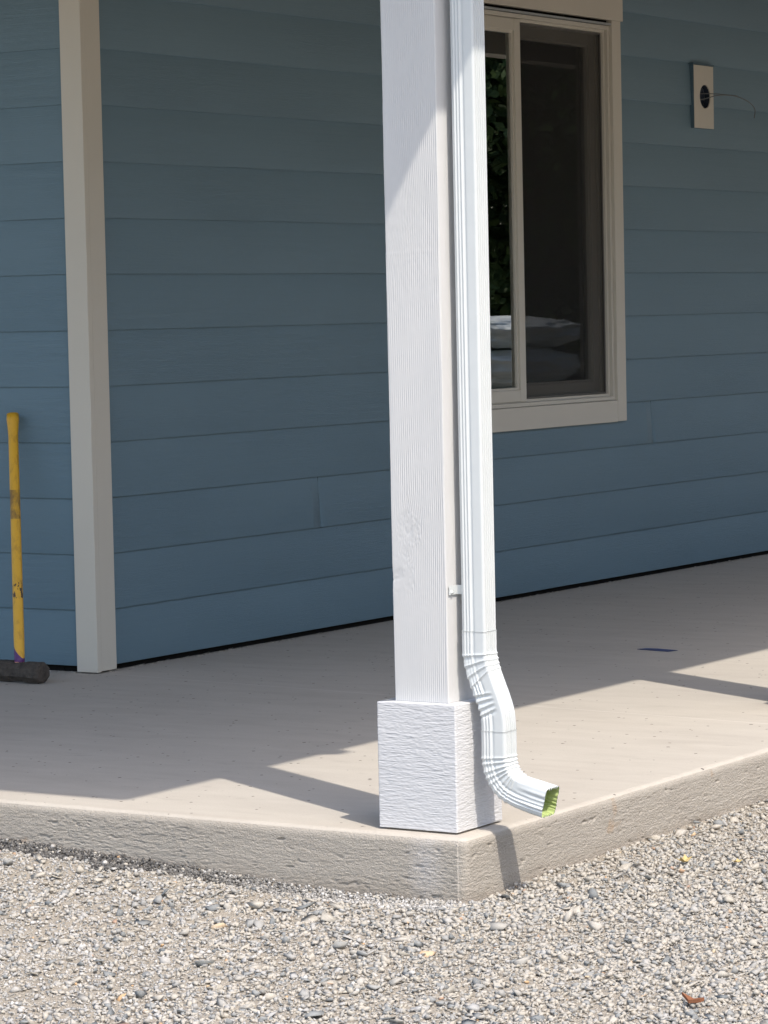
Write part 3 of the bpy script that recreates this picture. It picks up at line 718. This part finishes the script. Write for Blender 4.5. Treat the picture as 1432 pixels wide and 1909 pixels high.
v, q, c1, c2 = tube_panel(-0.2005, 0.0, 0.0, 0.192, 0.0045, 0.280, 0.0014, 0.0011, h_base, 0.0022)
basem = link('post_base', mesh_mixed('post_base', v, q, np.concatenate([c1, c2])), M_base, post, True)
for o in (shaft, basem):
    me = o.data; nn = np.array([p.normal.z for p in me.polygons[-(0+400):]])
p2 = post.copy(); col.objects.link(p2); p2.location = post.location+Vector((0, 2.18, 0))
p2['label'] = 'white wooden porch post standing further along the right slab edge, without a downspout'
for ch in (shaft, basem):
    c = ch.copy(); col.objects.link(c); c.parent = p2; c.matrix_parent_inverse = ch.matrix_parent_inverse.copy()

# ------------------------------------------------------------------ downspout
ds = empty('downspout', (0.02, 0.082, 0.05)); tag(ds, 'white ribbed metal downspout strapped to the post with a bent green-lined outlet', 'downspout')
def spline(P, step=0.0015):
    P = np.array(P, float); Q = np.vstack([2*P[0]-P[1], P, 2*P[-1]-P[-2]]); out = []
    for i in range(1, len(Q)-2):
        a, b_, c, d = Q[i-1:i+3]; n = max(1, int(np.linalg.norm(c-b_)/step)); al = 0.5
        t0 = 0; t1 = t0+np.linalg.norm(b_-a)**al; t2 = t1+np.linalg.norm(c-b_)**al; t3 = t2+np.linalg.norm(d-c)**al
        for k in range(n):
            t = t1+(t2-t1)*k/n
            A1 = (t1-t)/(t1-t0)*a+(t-t0)/(t1-t0)*b_; A2 = (t2-t)/(t2-t1)*b_+(t-t1)/(t2-t1)*c; A3 = (t3-t)/(t3-t2)*c+(t-t2)/(t3-t2)*d
            B1 = (t2-t)/(t2-t0)*A1+(t-t0)/(t2-t0)*A2; B2 = (t3-t)/(t3-t1)*A2+(t-t1)/(t3-t1)*A3
            out.append((t2-t)/(t2-t1)*B1+(t-t1)/(t2-t1)*B2)
    out.append(P[-1]); return np.array(out)
def xsection(ha, hb, rad=0.006, n=84):
    """points (a,b), outward normals, face id (0 front b-, 1 right a+, 2 back, 3 left)"""
    P = []; N = []; Fd = []
    def side(p, q, nv, fid):
        for t in np.linspace(0, 1, n, endpoint=False): P.append(np.array(p)*(1-t)+np.array(q)*t); N.append(nv); Fd.append(fid)
    def corner(c, a0, fid):
        for t in np.linspace(0, math.pi/2, 7, endpoint=False): P.append((c[0]+rad*math.cos(a0+t), c[1]+rad*math.sin(a0+t))); N.append((math.cos(a0+t), math.sin(a0+t))); Fd.append(fid)
    side((-ha+rad, -hb), (ha-rad, -hb), (0, -1), 0); corner((ha-rad, -hb+rad), -math.pi/2, 4)
    side((ha, -hb+rad), (ha, hb-rad), (1, 0), 1); corner((ha-rad, hb-rad), 0, 4)
    side((ha-rad, hb), (-ha+rad, hb), (0, 1), 2); corner((-ha+rad, hb-rad), math.pi/2, 4)
    side((-ha, hb-rad), (-ha, -hb+rad), (-1, 0), 3); corner((-ha+rad, -hb+rad), math.pi, 4)
    return np.array(P), np.array(N), np.array(Fd)
XSEC = xsection(0.0295, 0.026)
def flute(P, Fd):
    a, b_ = P[:, 0], P[:, 1]; h = np.zeros(len(P))
    for c in (-0.0205, -0.0130, -0.0055): h += np.where((Fd == 0) | (Fd == 2), np.exp(-((a-c)/0.0020)**2), 0)
    h -= np.where((Fd == 0) | (Fd == 2), 0.9*np.exp(-((a-0.0005)/0.0028)**2), 0)
    for c in (-0.0165, -0.0083, -0.0001, 0.0081, 0.0163): h -= np.where((Fd == 1) | (Fd == 3), 2.2*np.exp(-((b_-c)/0.0015)**2), 0)
    return h
FL = flute(XSEC[0], XSEC[2])
def sweep(name, path, grow, mod, mats, inner_from=None, parent=None, cap_rims=True):
    P2 = path; n = len(P2); tan = np.gradient(P2, axis=0); tan /= np.linalg.norm(tan, axis=1)[:, None]
    # path runs downward: a axis is +X for tangent (0,-1)
    ax = np.stack([-tan[:, 1], tan[:, 0]], -1)
    s = np.r_[0, np.cumsum(np.linalg.norm(np.diff(P2, axis=0), axis=1))]
    Pc, Nc, Fd = XSEC; m = len(Pc)
    def shell(g):
        h = mod(s[None, :], Pc[:, 0][:, None], Pc[:, 1][:, None], Fd[:, None], FL[:, None])
        a = Pc[:, 0][:, None] + Nc[:, 0][:, None]*(h+g); b_ = Pc[:, 1][:, None] + Nc[:, 1][:, None]*(h+g)
        X = P2[:, 0][None]+ax[:, 0][None]*a; Z = P2[:, 1][None]+ax[:, 1][None]*a; Y = 0.082+b_
        return np.stack([X, Y, Z], -1).reshape(-1, 3)
    V = [shell(grow), shell(grow-0.0011)]; F = [grid_faces(m, n, True, flip=True), grid_faces(m, n, True, base=m*n)]
    i = np.arange(m); j = (i+1) % m
    for e, fl in ((0, True), (n-1, False)):
        qd = np.stack([i*n+e, j*n+e, j*n+e+m*n, i*n+e+m*n], -1); F.append(qd[:, ::-1] if fl else qd)
    V = np.concatenate(V); Fq = np.concatenate(F); me = mesh_np(name, V, Fq)
    mi = np.zeros(len(Fq), np.int32); k = len(F[0]); mi[k:k+len(F[1])] = 1
    me.polygons.foreach_set('material_index', mi)
    o = link(name, me, mats, parent, True)
    return o
def m_pipe(s, a, b_, fd, fl): return 0.0019*fl + 0*s
pp = [(0.640, 2.70), (0.640, 2.665), (0.60, 2.625), (0.30, 2.44), (0.08, 2.305), (0.03, 2.26), (0.0150, 2.20)] + [(0.0150, z) for z in (1.9, 1.2, 0.8, 0.6, 0.425)]
sweep('pipe', spline(pp, 0.006), 0.0, m_pipe, [M_metal, M_lime], parent=ds)
p1 = [(0.0150, 0.436), (0.0150, 0.41), (0.0152, 0.388), (0.0215, 0.355), (0.0345, 0.320), (0.0485, 0.285), (0.0572, 0.258), (0.0595, 0.235), (0.0595, 0.212)]
p2_ = [(0.0598, 0.2215), (0.0598, 0.19), (0.0598, 0.163), (0.0640, 0.139), (0.0745, 0.117), (0.0910, 0.1005), (0.1130, 0.0905), (0.145, 0.0820), (0.185, 0.0725)]
def seam(s, a, b_, fd): 
    return np.where(fd == 1, 0.0014*np.exp(-((b_-0.0025)/0.0022)**2)*(0.75+0.45*np.sin(s*2*np.pi/0.0042+b_*900)), 0)
def m_el1(s, a, b_, fd, fl):
    z1 = np.exp(-(((s-0.082)/0.030)**4)); z2 = np.exp(-(((s-0.160)/0.026)**4))
    left = np.clip(0.5-a/0.05, 0, 1)
    f = fl*0.0019*(1-0.75*z1*left-0.2*z1)*(1-0.9*z2*(fd != 1))
    h = f + seam(s, a, b_, fd)
    for i, c in enumerate((0.052, 0.070, 0.087, 0.104)):
        cc = c+0.012*(-a/0.03)*(i/3.0-0.1)+0.0010*np.sin(b_*90+i)
        d = s-cc; h = h + 0.0026*np.exp(-np.abs(d)/0.0016) - 0.0016*np.exp(-((d-0.006)/0.005)**2)*left*(fd != 1)
    for i, c in enumerate((0.138, 0.151, 0.164, 0.177)):
        wgt = np.clip((0.018-a)/0.012, 0, 1)*(fd != 1); cc = c+0.004*np.clip(a/0.03, -1, 1)*(1.5-i)
        d = s-cc; h = h + wgt*(0.0022*np.exp(-np.abs(d)/0.0018) - 0.0024*np.exp(-((d-0.006)/0.0040)**2))
    h = h + 0.0009*np.exp(-((s-0.0008)/0.0012)**2)
    return h
def m_el2(s, a, b_, fd, fl):
    bend = 1/(1+np.exp(-(s-0.058)/0.004)) * (1/(1+np.exp((s-0.142)/0.005)))
    f = fl*0.0019*(1-0.35*bend); h = f + seam(s, a, b_, fd)*(1-0.5*bend)
    for i in range(8):
        c = 0.058+i*0.0118; d = s-c-0.0012*np.sin(b_*120+i*2); h = h + 0.0025*np.exp(-np.abs(d)/0.0015) - 0.0010*np.exp(-((d-0.0055)/0.0035)**2)
    end = np.clip((s-0.150)/0.045, 0, 1)
    h = h + end*(0.0016*np.sin(a*420+1)*np.exp(-((a)/0.03)**2) + 0.0012*np.sin(b_*520+2.0))*np.where(fd == 4, 0.2, 1)*0.8 + end*0.0016
    h = h + 0.0009*np.exp(-((s-0.0008)/0.0012)**2)
    return h
e1 = sweep('elbow', spline(p1), 0.0010, m_el1, [M_metal, M_lime], parent=ds); e1['label'] = 'upper crimped elbow bending out over the post base'
e2 = sweep('elbow', spline(p2_), 0.0018, m_el2, [M_metal, M_lime], parent=ds); e2['label'] = 'lowest crimped elbow with the open lime lined outlet'
b = MB()
b.box(-0.0300, -0.0288, 0.0345, 0.0664, 0.5150, 0.5350, 0.0004)
b.bm.free(); b.bm = bmesh.new()
sp = [(-0.0302, 0.034), (-0.0302, 0.0655), (-0.0160, 0.0640), (-0.0140, 0.0665), (-0.0160, 0.0668), (-0.0288, 0.0672), (-0.0288, 0.0672), (-0.0290, 0.034)]
sp = [(-0.0302, 0.034), (-0.0302, 0.0672), (-0.0150, 0.0672), (-0.0150, 0.0660), (-0.0290, 0.0660), (-0.0290, 0.034)]
lo_ = [b.bm.verts.new((x, y, 0.515)) for x, y in sp]; hi_ = [b.bm.verts.new((x, y, 0.535)) for x, y in sp]
for i in range(6): b.bm.faces.new([lo_[i], lo_[(i+1) % 6], hi_[(i+1) % 6], hi_[i]])
b.bm.faces.new(lo_[::-1]); b.bm.faces.new(hi_)
st = b.build('strap', M_metal, ds)
b = MB(); ret = bmesh.ops.create_uvsphere(b.bm, u_segments=14, v_segments=8, radius=0.0048)
bmesh.ops.transform(b.bm, matrix=Matrix.Translation((-0.0285, 0.0425, 0.5205)) @ Matrix.Diagonal((0.45, 1, 1, 1)), verts=b.bm.verts[:])
b.tube([(-0.027, 0.0425, 0.5205), (-0.0245, 0.0425, 0.5205)], 0.0028, 6)
sc = b.build('screw', M_metal, None, True); sc.parent = st; 

# ------------------------------------------------------------------ sledgehammer leaning on the left wall
ham = empty('sledgehammer', (-2.71, 1.86, 0)); tag(ham, 'sledgehammer with worn yellow handle standing on its black head against the blue wall', 'sledgehammer')
HC = Vector((-2.712, 1.850, 0.0345))
bm = bmesh.new(); rings = []
prof_h = [(-0.101, 0.022), (-0.099, 0.030), (-0.090, 0.0345), (-0.066, 0.0345), (-0.032, 0.0345), (-0.024, 0.0315), (0.024, 0.0315), (0.032, 0.0345), (0.066, 0.0345), (0.090, 0.0345), (0.099, 0.030), (0.101, 0.022)]
sub = []
for (x, r_), (x2, r2) in zip(prof_h, prof_h[1:]): sub += [(x+(x2-x)*t, r_+(r2-r_)*t) for t in (0, .33, .66)]
sub.append(prof_h[-1])
for x, r_ in sub:
    rg_ = []
    for k in range(32):
        a = 2*math.pi*k/32+math.pi/8; oc = math.cos(math.pi/8)/math.cos((a+math.pi/8) % (math.pi/4)-math.pi/8)
        d = 1+0.035*(vnoise(np.array([x*60+3.0]), np.array([k*0.7]), 71)[0])*2
        rg_.append(bm.verts.new((x, r_*(0.10+0.90*oc)*d*math.cos(a), r_*(0.10+0.90*oc)*d*math.sin(a))))
    rings.append(rg_)
for A, B in zip(rings, rings[1:]):
    for k in range(32): bm.faces.new([A[k], A[(k+1) % 32], B[(k+1) % 32], B[k]])
bm.faces.new(rings[0][::-1]); bm.faces.new(rings[-1])
bmesh.ops.recalc_face_normals(bm, faces=bm.faces[:])
bmesh.ops.transform(bm, matrix=Matrix.Translation(HC) @ Matrix.Rotation(R(-4), 4, 'Z'), verts=bm.verts[:])
me = bpy.data.meshes.new('head'); bm.to_mesh(me); bm.free(); link('head', me, M_iron, ham, False)
HT = Vector((-2.920, 2.105, 0.826)); HB = Vector((-2.712, 1.850, 0.055))
dirv = (HT-HB).normalized(); sidev = Vector((0.843, 0.537, 0)); sidev = (sidev-dirv*sidev.dot(dirv)).normalized(); dep = dirv.cross(sidev)
bm = bmesh.new(); rings = []; N_ = 46
for i in range(N_+1):
    t = i/N_; wdt = 0.0185 - 0.0015*t
    if t < 0.12: wdt = 0.0175 + 0.001*(t/0.12)
    if t > 0.90: wdt += 0.0075*((t-0.90)/0.10)**1.6
    if t > 0.992: wdt *= 0.86
    th = wdt*0.78; c = HB.lerp(HT, t)
    rings.append([bm.verts.new(c+sidev*wdt*0.92*math.copysign(abs(math.cos(2*math.pi*k/20))**0.85, math.cos(2*math.pi*k/20))+dep*th*math.sin(2*math.pi*k/20)) for k in range(20)])
for A, B in zip(rings, rings[1:]):
    for k in range(20): bm.faces.new([A[k], A[(k+1) % 20], B[(k+1) % 20], B[k]])
bm.faces.new(rings[0][::-1]); bm.faces.new(rings[-1]); bmesh.ops.recalc_face_normals(bm, faces=bm.faces[:])
me = bpy.data.meshes.new('handle'); bm.to_mesh(me); bm.free(); link('handle', me, M_handle, ham, True)

# ------------------------------------------------------------------ small things lying about
def flake(name, pts, z0, mat, th=0.0015, curl=0.0):
    bm = bmesh.new(); cxy = np.mean(np.array(pts), axis=0)
    lo = []; hi = []
    for x, y in pts:
        k = curl*math.hypot(x-cxy[0], y-cxy[1])**2*60
        lo.append(bm.verts.new((x, y, z0+k))); hi.append(bm.verts.new((x, y, z0+k+th)))
    c0 = bm.verts.new((*cxy, z0)); c1 = bm.verts.new((*cxy, z0+th)); n = len(pts)
    for i in range(n):
        j = (i+1) % n; bm.faces.new([lo[i], lo[j], hi[j], hi[i]]); bm.faces.new([hi[i], hi[j], c1]); bm.faces.new([lo[j], lo[i], c0])
    bmesh.ops.recalc_face_normals(bm, faces=bm.faces[:]); me = bpy.data.meshes.new(name); bm.to_mesh(me); bm.free()
    return link(name, me, mat)
tag(flake('tape_strip', [(-1.352, 3.375), (-1.225, 3.352), (-1.212, 3.395), (-1.30, 3.418), (-1.338, 3.416)], 0.0012, M_tape, 0.0008), 'small blue tape strip lying on the shaded concrete floor', 'tape')
def gzz(x, y): return float(ground_z(np.array([x]), np.array([y]))[0])
for nm, x, y, rr_, lab in (('dry_leaf', 0.294, 0.488, 0.013, 'small yellow dry leaf nearest the slab side on the gravel'), ('dry_leaf', 0.391, 0.558, 0.0085, 'tiny yellow dry leaf further right on the gravel beyond the first')):
    pts = [(x+rr_*(1.3 if k % 2 else 0.75)*math.cos(k*0.7), y+rr_*1.5*(1.2 if k % 2 else 0.8)*math.sin(k*0.7)) for k in range(9)]
    tag(flake(nm, pts, gzz(x, y)+0.010, M_dryleaf, 0.001, 0.5), lab, 'leaf', 'yellow leaves on the gravel')
bx_, by_ = 0.929, -0.733
tag(flake('bark_chip', [(bx_-0.018, by_+0.004), (bx_+0.002, by_-0.008), (bx_+0.024, by_-0.005), (bx_+0.028, by_+0.003), (bx_+0.004, by_+0.009)], gzz(bx_, by_)+0.008, M_chip, 0.006, 0.3),
    'reddish brown bark chip on the gravel near the bottom right', 'bark chip')

# ------------------------------------------------------------------ things seen reflected in the window: wrapped bundles and trees beyond; then trees added for shade
def bundle(x, y, z, lx, ly, lz, rz, label, seed):
    nu, nv = 160, 60; V = []
    u_ = np.linspace(0, 2*np.pi, nu, endpoint=False); v_ = np.linspace(-np.pi/2, np.pi/2, nv)
    U, W = np.meshgrid(u_, v_, indexing='ij'); e1_, e2_ = 0.5, 0.8
    sp = lambda w_, e: np.sign(w_)*np.abs(w_)**e
    X = sp(np.cos(W), e2_)*sp(np.cos(U), e1_); Y = sp(np.cos(W), e2_)*sp(np.sin(U), e1_); Z = sp(np.sin(W), e2_)
    wr_ = 1+0.15*fbm(U*4+seed, W*6, seed, 3)+0.09*fbm(U*11+seed, W*2.5, seed+1, 2)+0.022*np.abs(np.sin(U*22+seed))*np.exp(-((W-0.5)/0.35)**2)
    P = np.stack([X*lx/2*wr_, Y*ly/2*wr_, Z*lz/2*wr_+lz/2], -1).reshape(-1, 3)
    o = link('wrapped_bundle', mesh_np('wrapped_bundle', P, grid_faces(nu, nv, True)), M_wrap, None, True)
    o.location = (x, y, z); o.rotation_euler = (0, 0, rz); tag(o, label, 'bundle', 'white wrapped bundles stacked beyond the porch')
lv = ['lowest', 'second', 'third', 'fourth', 'topmost']
zb = -0.12
for i, h in enumerate((0.34, 0.34, 0.27, 0.25, 0.17)):
    bundle(2.3+0.04*math.sin(i*2), 11.38+0.03*i, zb, 1.0, 1.25, h+0.03, R(24+4*math.sin(i*3)), lv[i]+' white plastic wrapped bundle in the taller stack beyond the porch', 80+i); zb += h
zb = -0.12
for i, h in enumerate((0.36, 0.34, 0.26, 0.2)):
    bundle(2.45, 13.22+0.05*math.sin(i*2.5), zb, 1.1, 1.3, h+0.03, R(30-3*i), lv[i if i < 3 else 4]+' white plastic wrapped bundle in the lower stack beyond the porch', 90+i); zb += h

def tree(x, y, H, rad, label, seed, ls=1.0, grp='trees beyond the gravel yard'):
    rg = np.random.default_rng(seed); t = empty('tree', (x, y, -0.13)); tag(t, label, 'tree', grp)
    b = MB(); b.tube([(x, y, -0.2), (x+0.05, y, H*0.35), (x-0.08, y+0.1, H*0.7), (x, y, H*0.95)], [0.17, 0.13, 0.07, 0.02], 10)
    for k in range(9):
        a = rg.uniform(0, 6.28); z = H*rg.uniform(0.12, 0.75); b.tube([(x, y, z), (x+rad*0.4*math.cos(a), y+rad*0.4*math.sin(a), z+0.3), (x+rad*0.75*math.cos(a), y+rad*0.75*math.sin(a), z+0.45)], [0.05, 0.03, 0.01], 6)
    b.build('trunk', M_bark, t)
    n = int(5200*(3.2 if ls < 1 else 1)); cl = rg.normal(size=(90, 3)); cl /= np.linalg.norm(cl, axis=1)[:, None]; cl *= rg.uniform(0.35, 1, (90, 1))**0.5
    ci = rg.integers(0, 90, n); p = cl[ci]+rg.normal(0, 0.13, (n, 3)); zz_ = p[:, 2]
    P = np.stack([x+p[:, 0]*rad, y+p[:, 1]*rad, H*0.52+zz_*H*0.5], -1)
    s = rg.uniform(0.05, 0.12, n)*ls; u1 = rg.normal(size=(n, 3)); u1 /= np.linalg.norm(u1, axis=1)[:, None]; u2 = np.cross(u1, rg.normal(size=(n, 3))); u2 /= np.linalg.norm(u2, axis=1)[:, None]
    q = np.stack([P-u1*s[:, None], P+u2*s[:, None]*0.6, P+u1*s[:, None], P-u2*s[:, None]*0.6], 1).reshape(-1, 3)
    link('crown', mesh_np('crown', q, np.arange(n*4).reshape(-1, 4)), M_leaf, t)
for i, (x, y, H, rd) in enumerate([(6.2, 20.6, 5.2, 2.2), (9.5, 22.2, 6.5, 2.6), (9.0, 26.5, 6.8, 2.8), (12.6, 25.5, 7.2, 2.9), (5.6, 24.5, 6.2, 2.5), (14.5, 31.0, 8.5, 3.4), (9.8, 31.5, 8.5, 3.4)]):
    tree(x, y, H, rd, ['shorter bushy tree nearest the bundles beyond the porch', 'broad leafy tree behind the shortest tree of the yard edge', 'leafy tree in the middle of the row at the yard edge', 'tall leafy tree on the outer side of the row',
                       'leafy tree closest to the house line at the yard edge', 'very tall tree farthest out at the yard edge', 'very tall tree farthest back behind the middle of the row'][i], 500+i, 0.85)

for i, (x, y, H, rd, lab) in enumerate([(16.0, -3.5, 7.2, 3.6, 'unseen spreading tree added to dim the right wall, nearest the front'), (17.0, 2.5, 7.8, 3.8, 'unseen tall tree added to dim the right wall, second in its row'),
        (16.0, 8.5, 7.4, 3.8, 'unseen spreading tree added to dim the right wall, third in its row'), (17.5, 14.5, 7.8, 3.9, 'unseen tall tree added to dim the right wall, fourth in its row'),
        (17.5, 20.5, 7.8, 3.9, 'unseen tall tree added to dim the right wall, last in its row')]):
    tree(x, y, H, rd, lab, 600+i, 2.6, 'unseen trees added to dim the right wall')  # out of view, added to cut sky light on the window wall
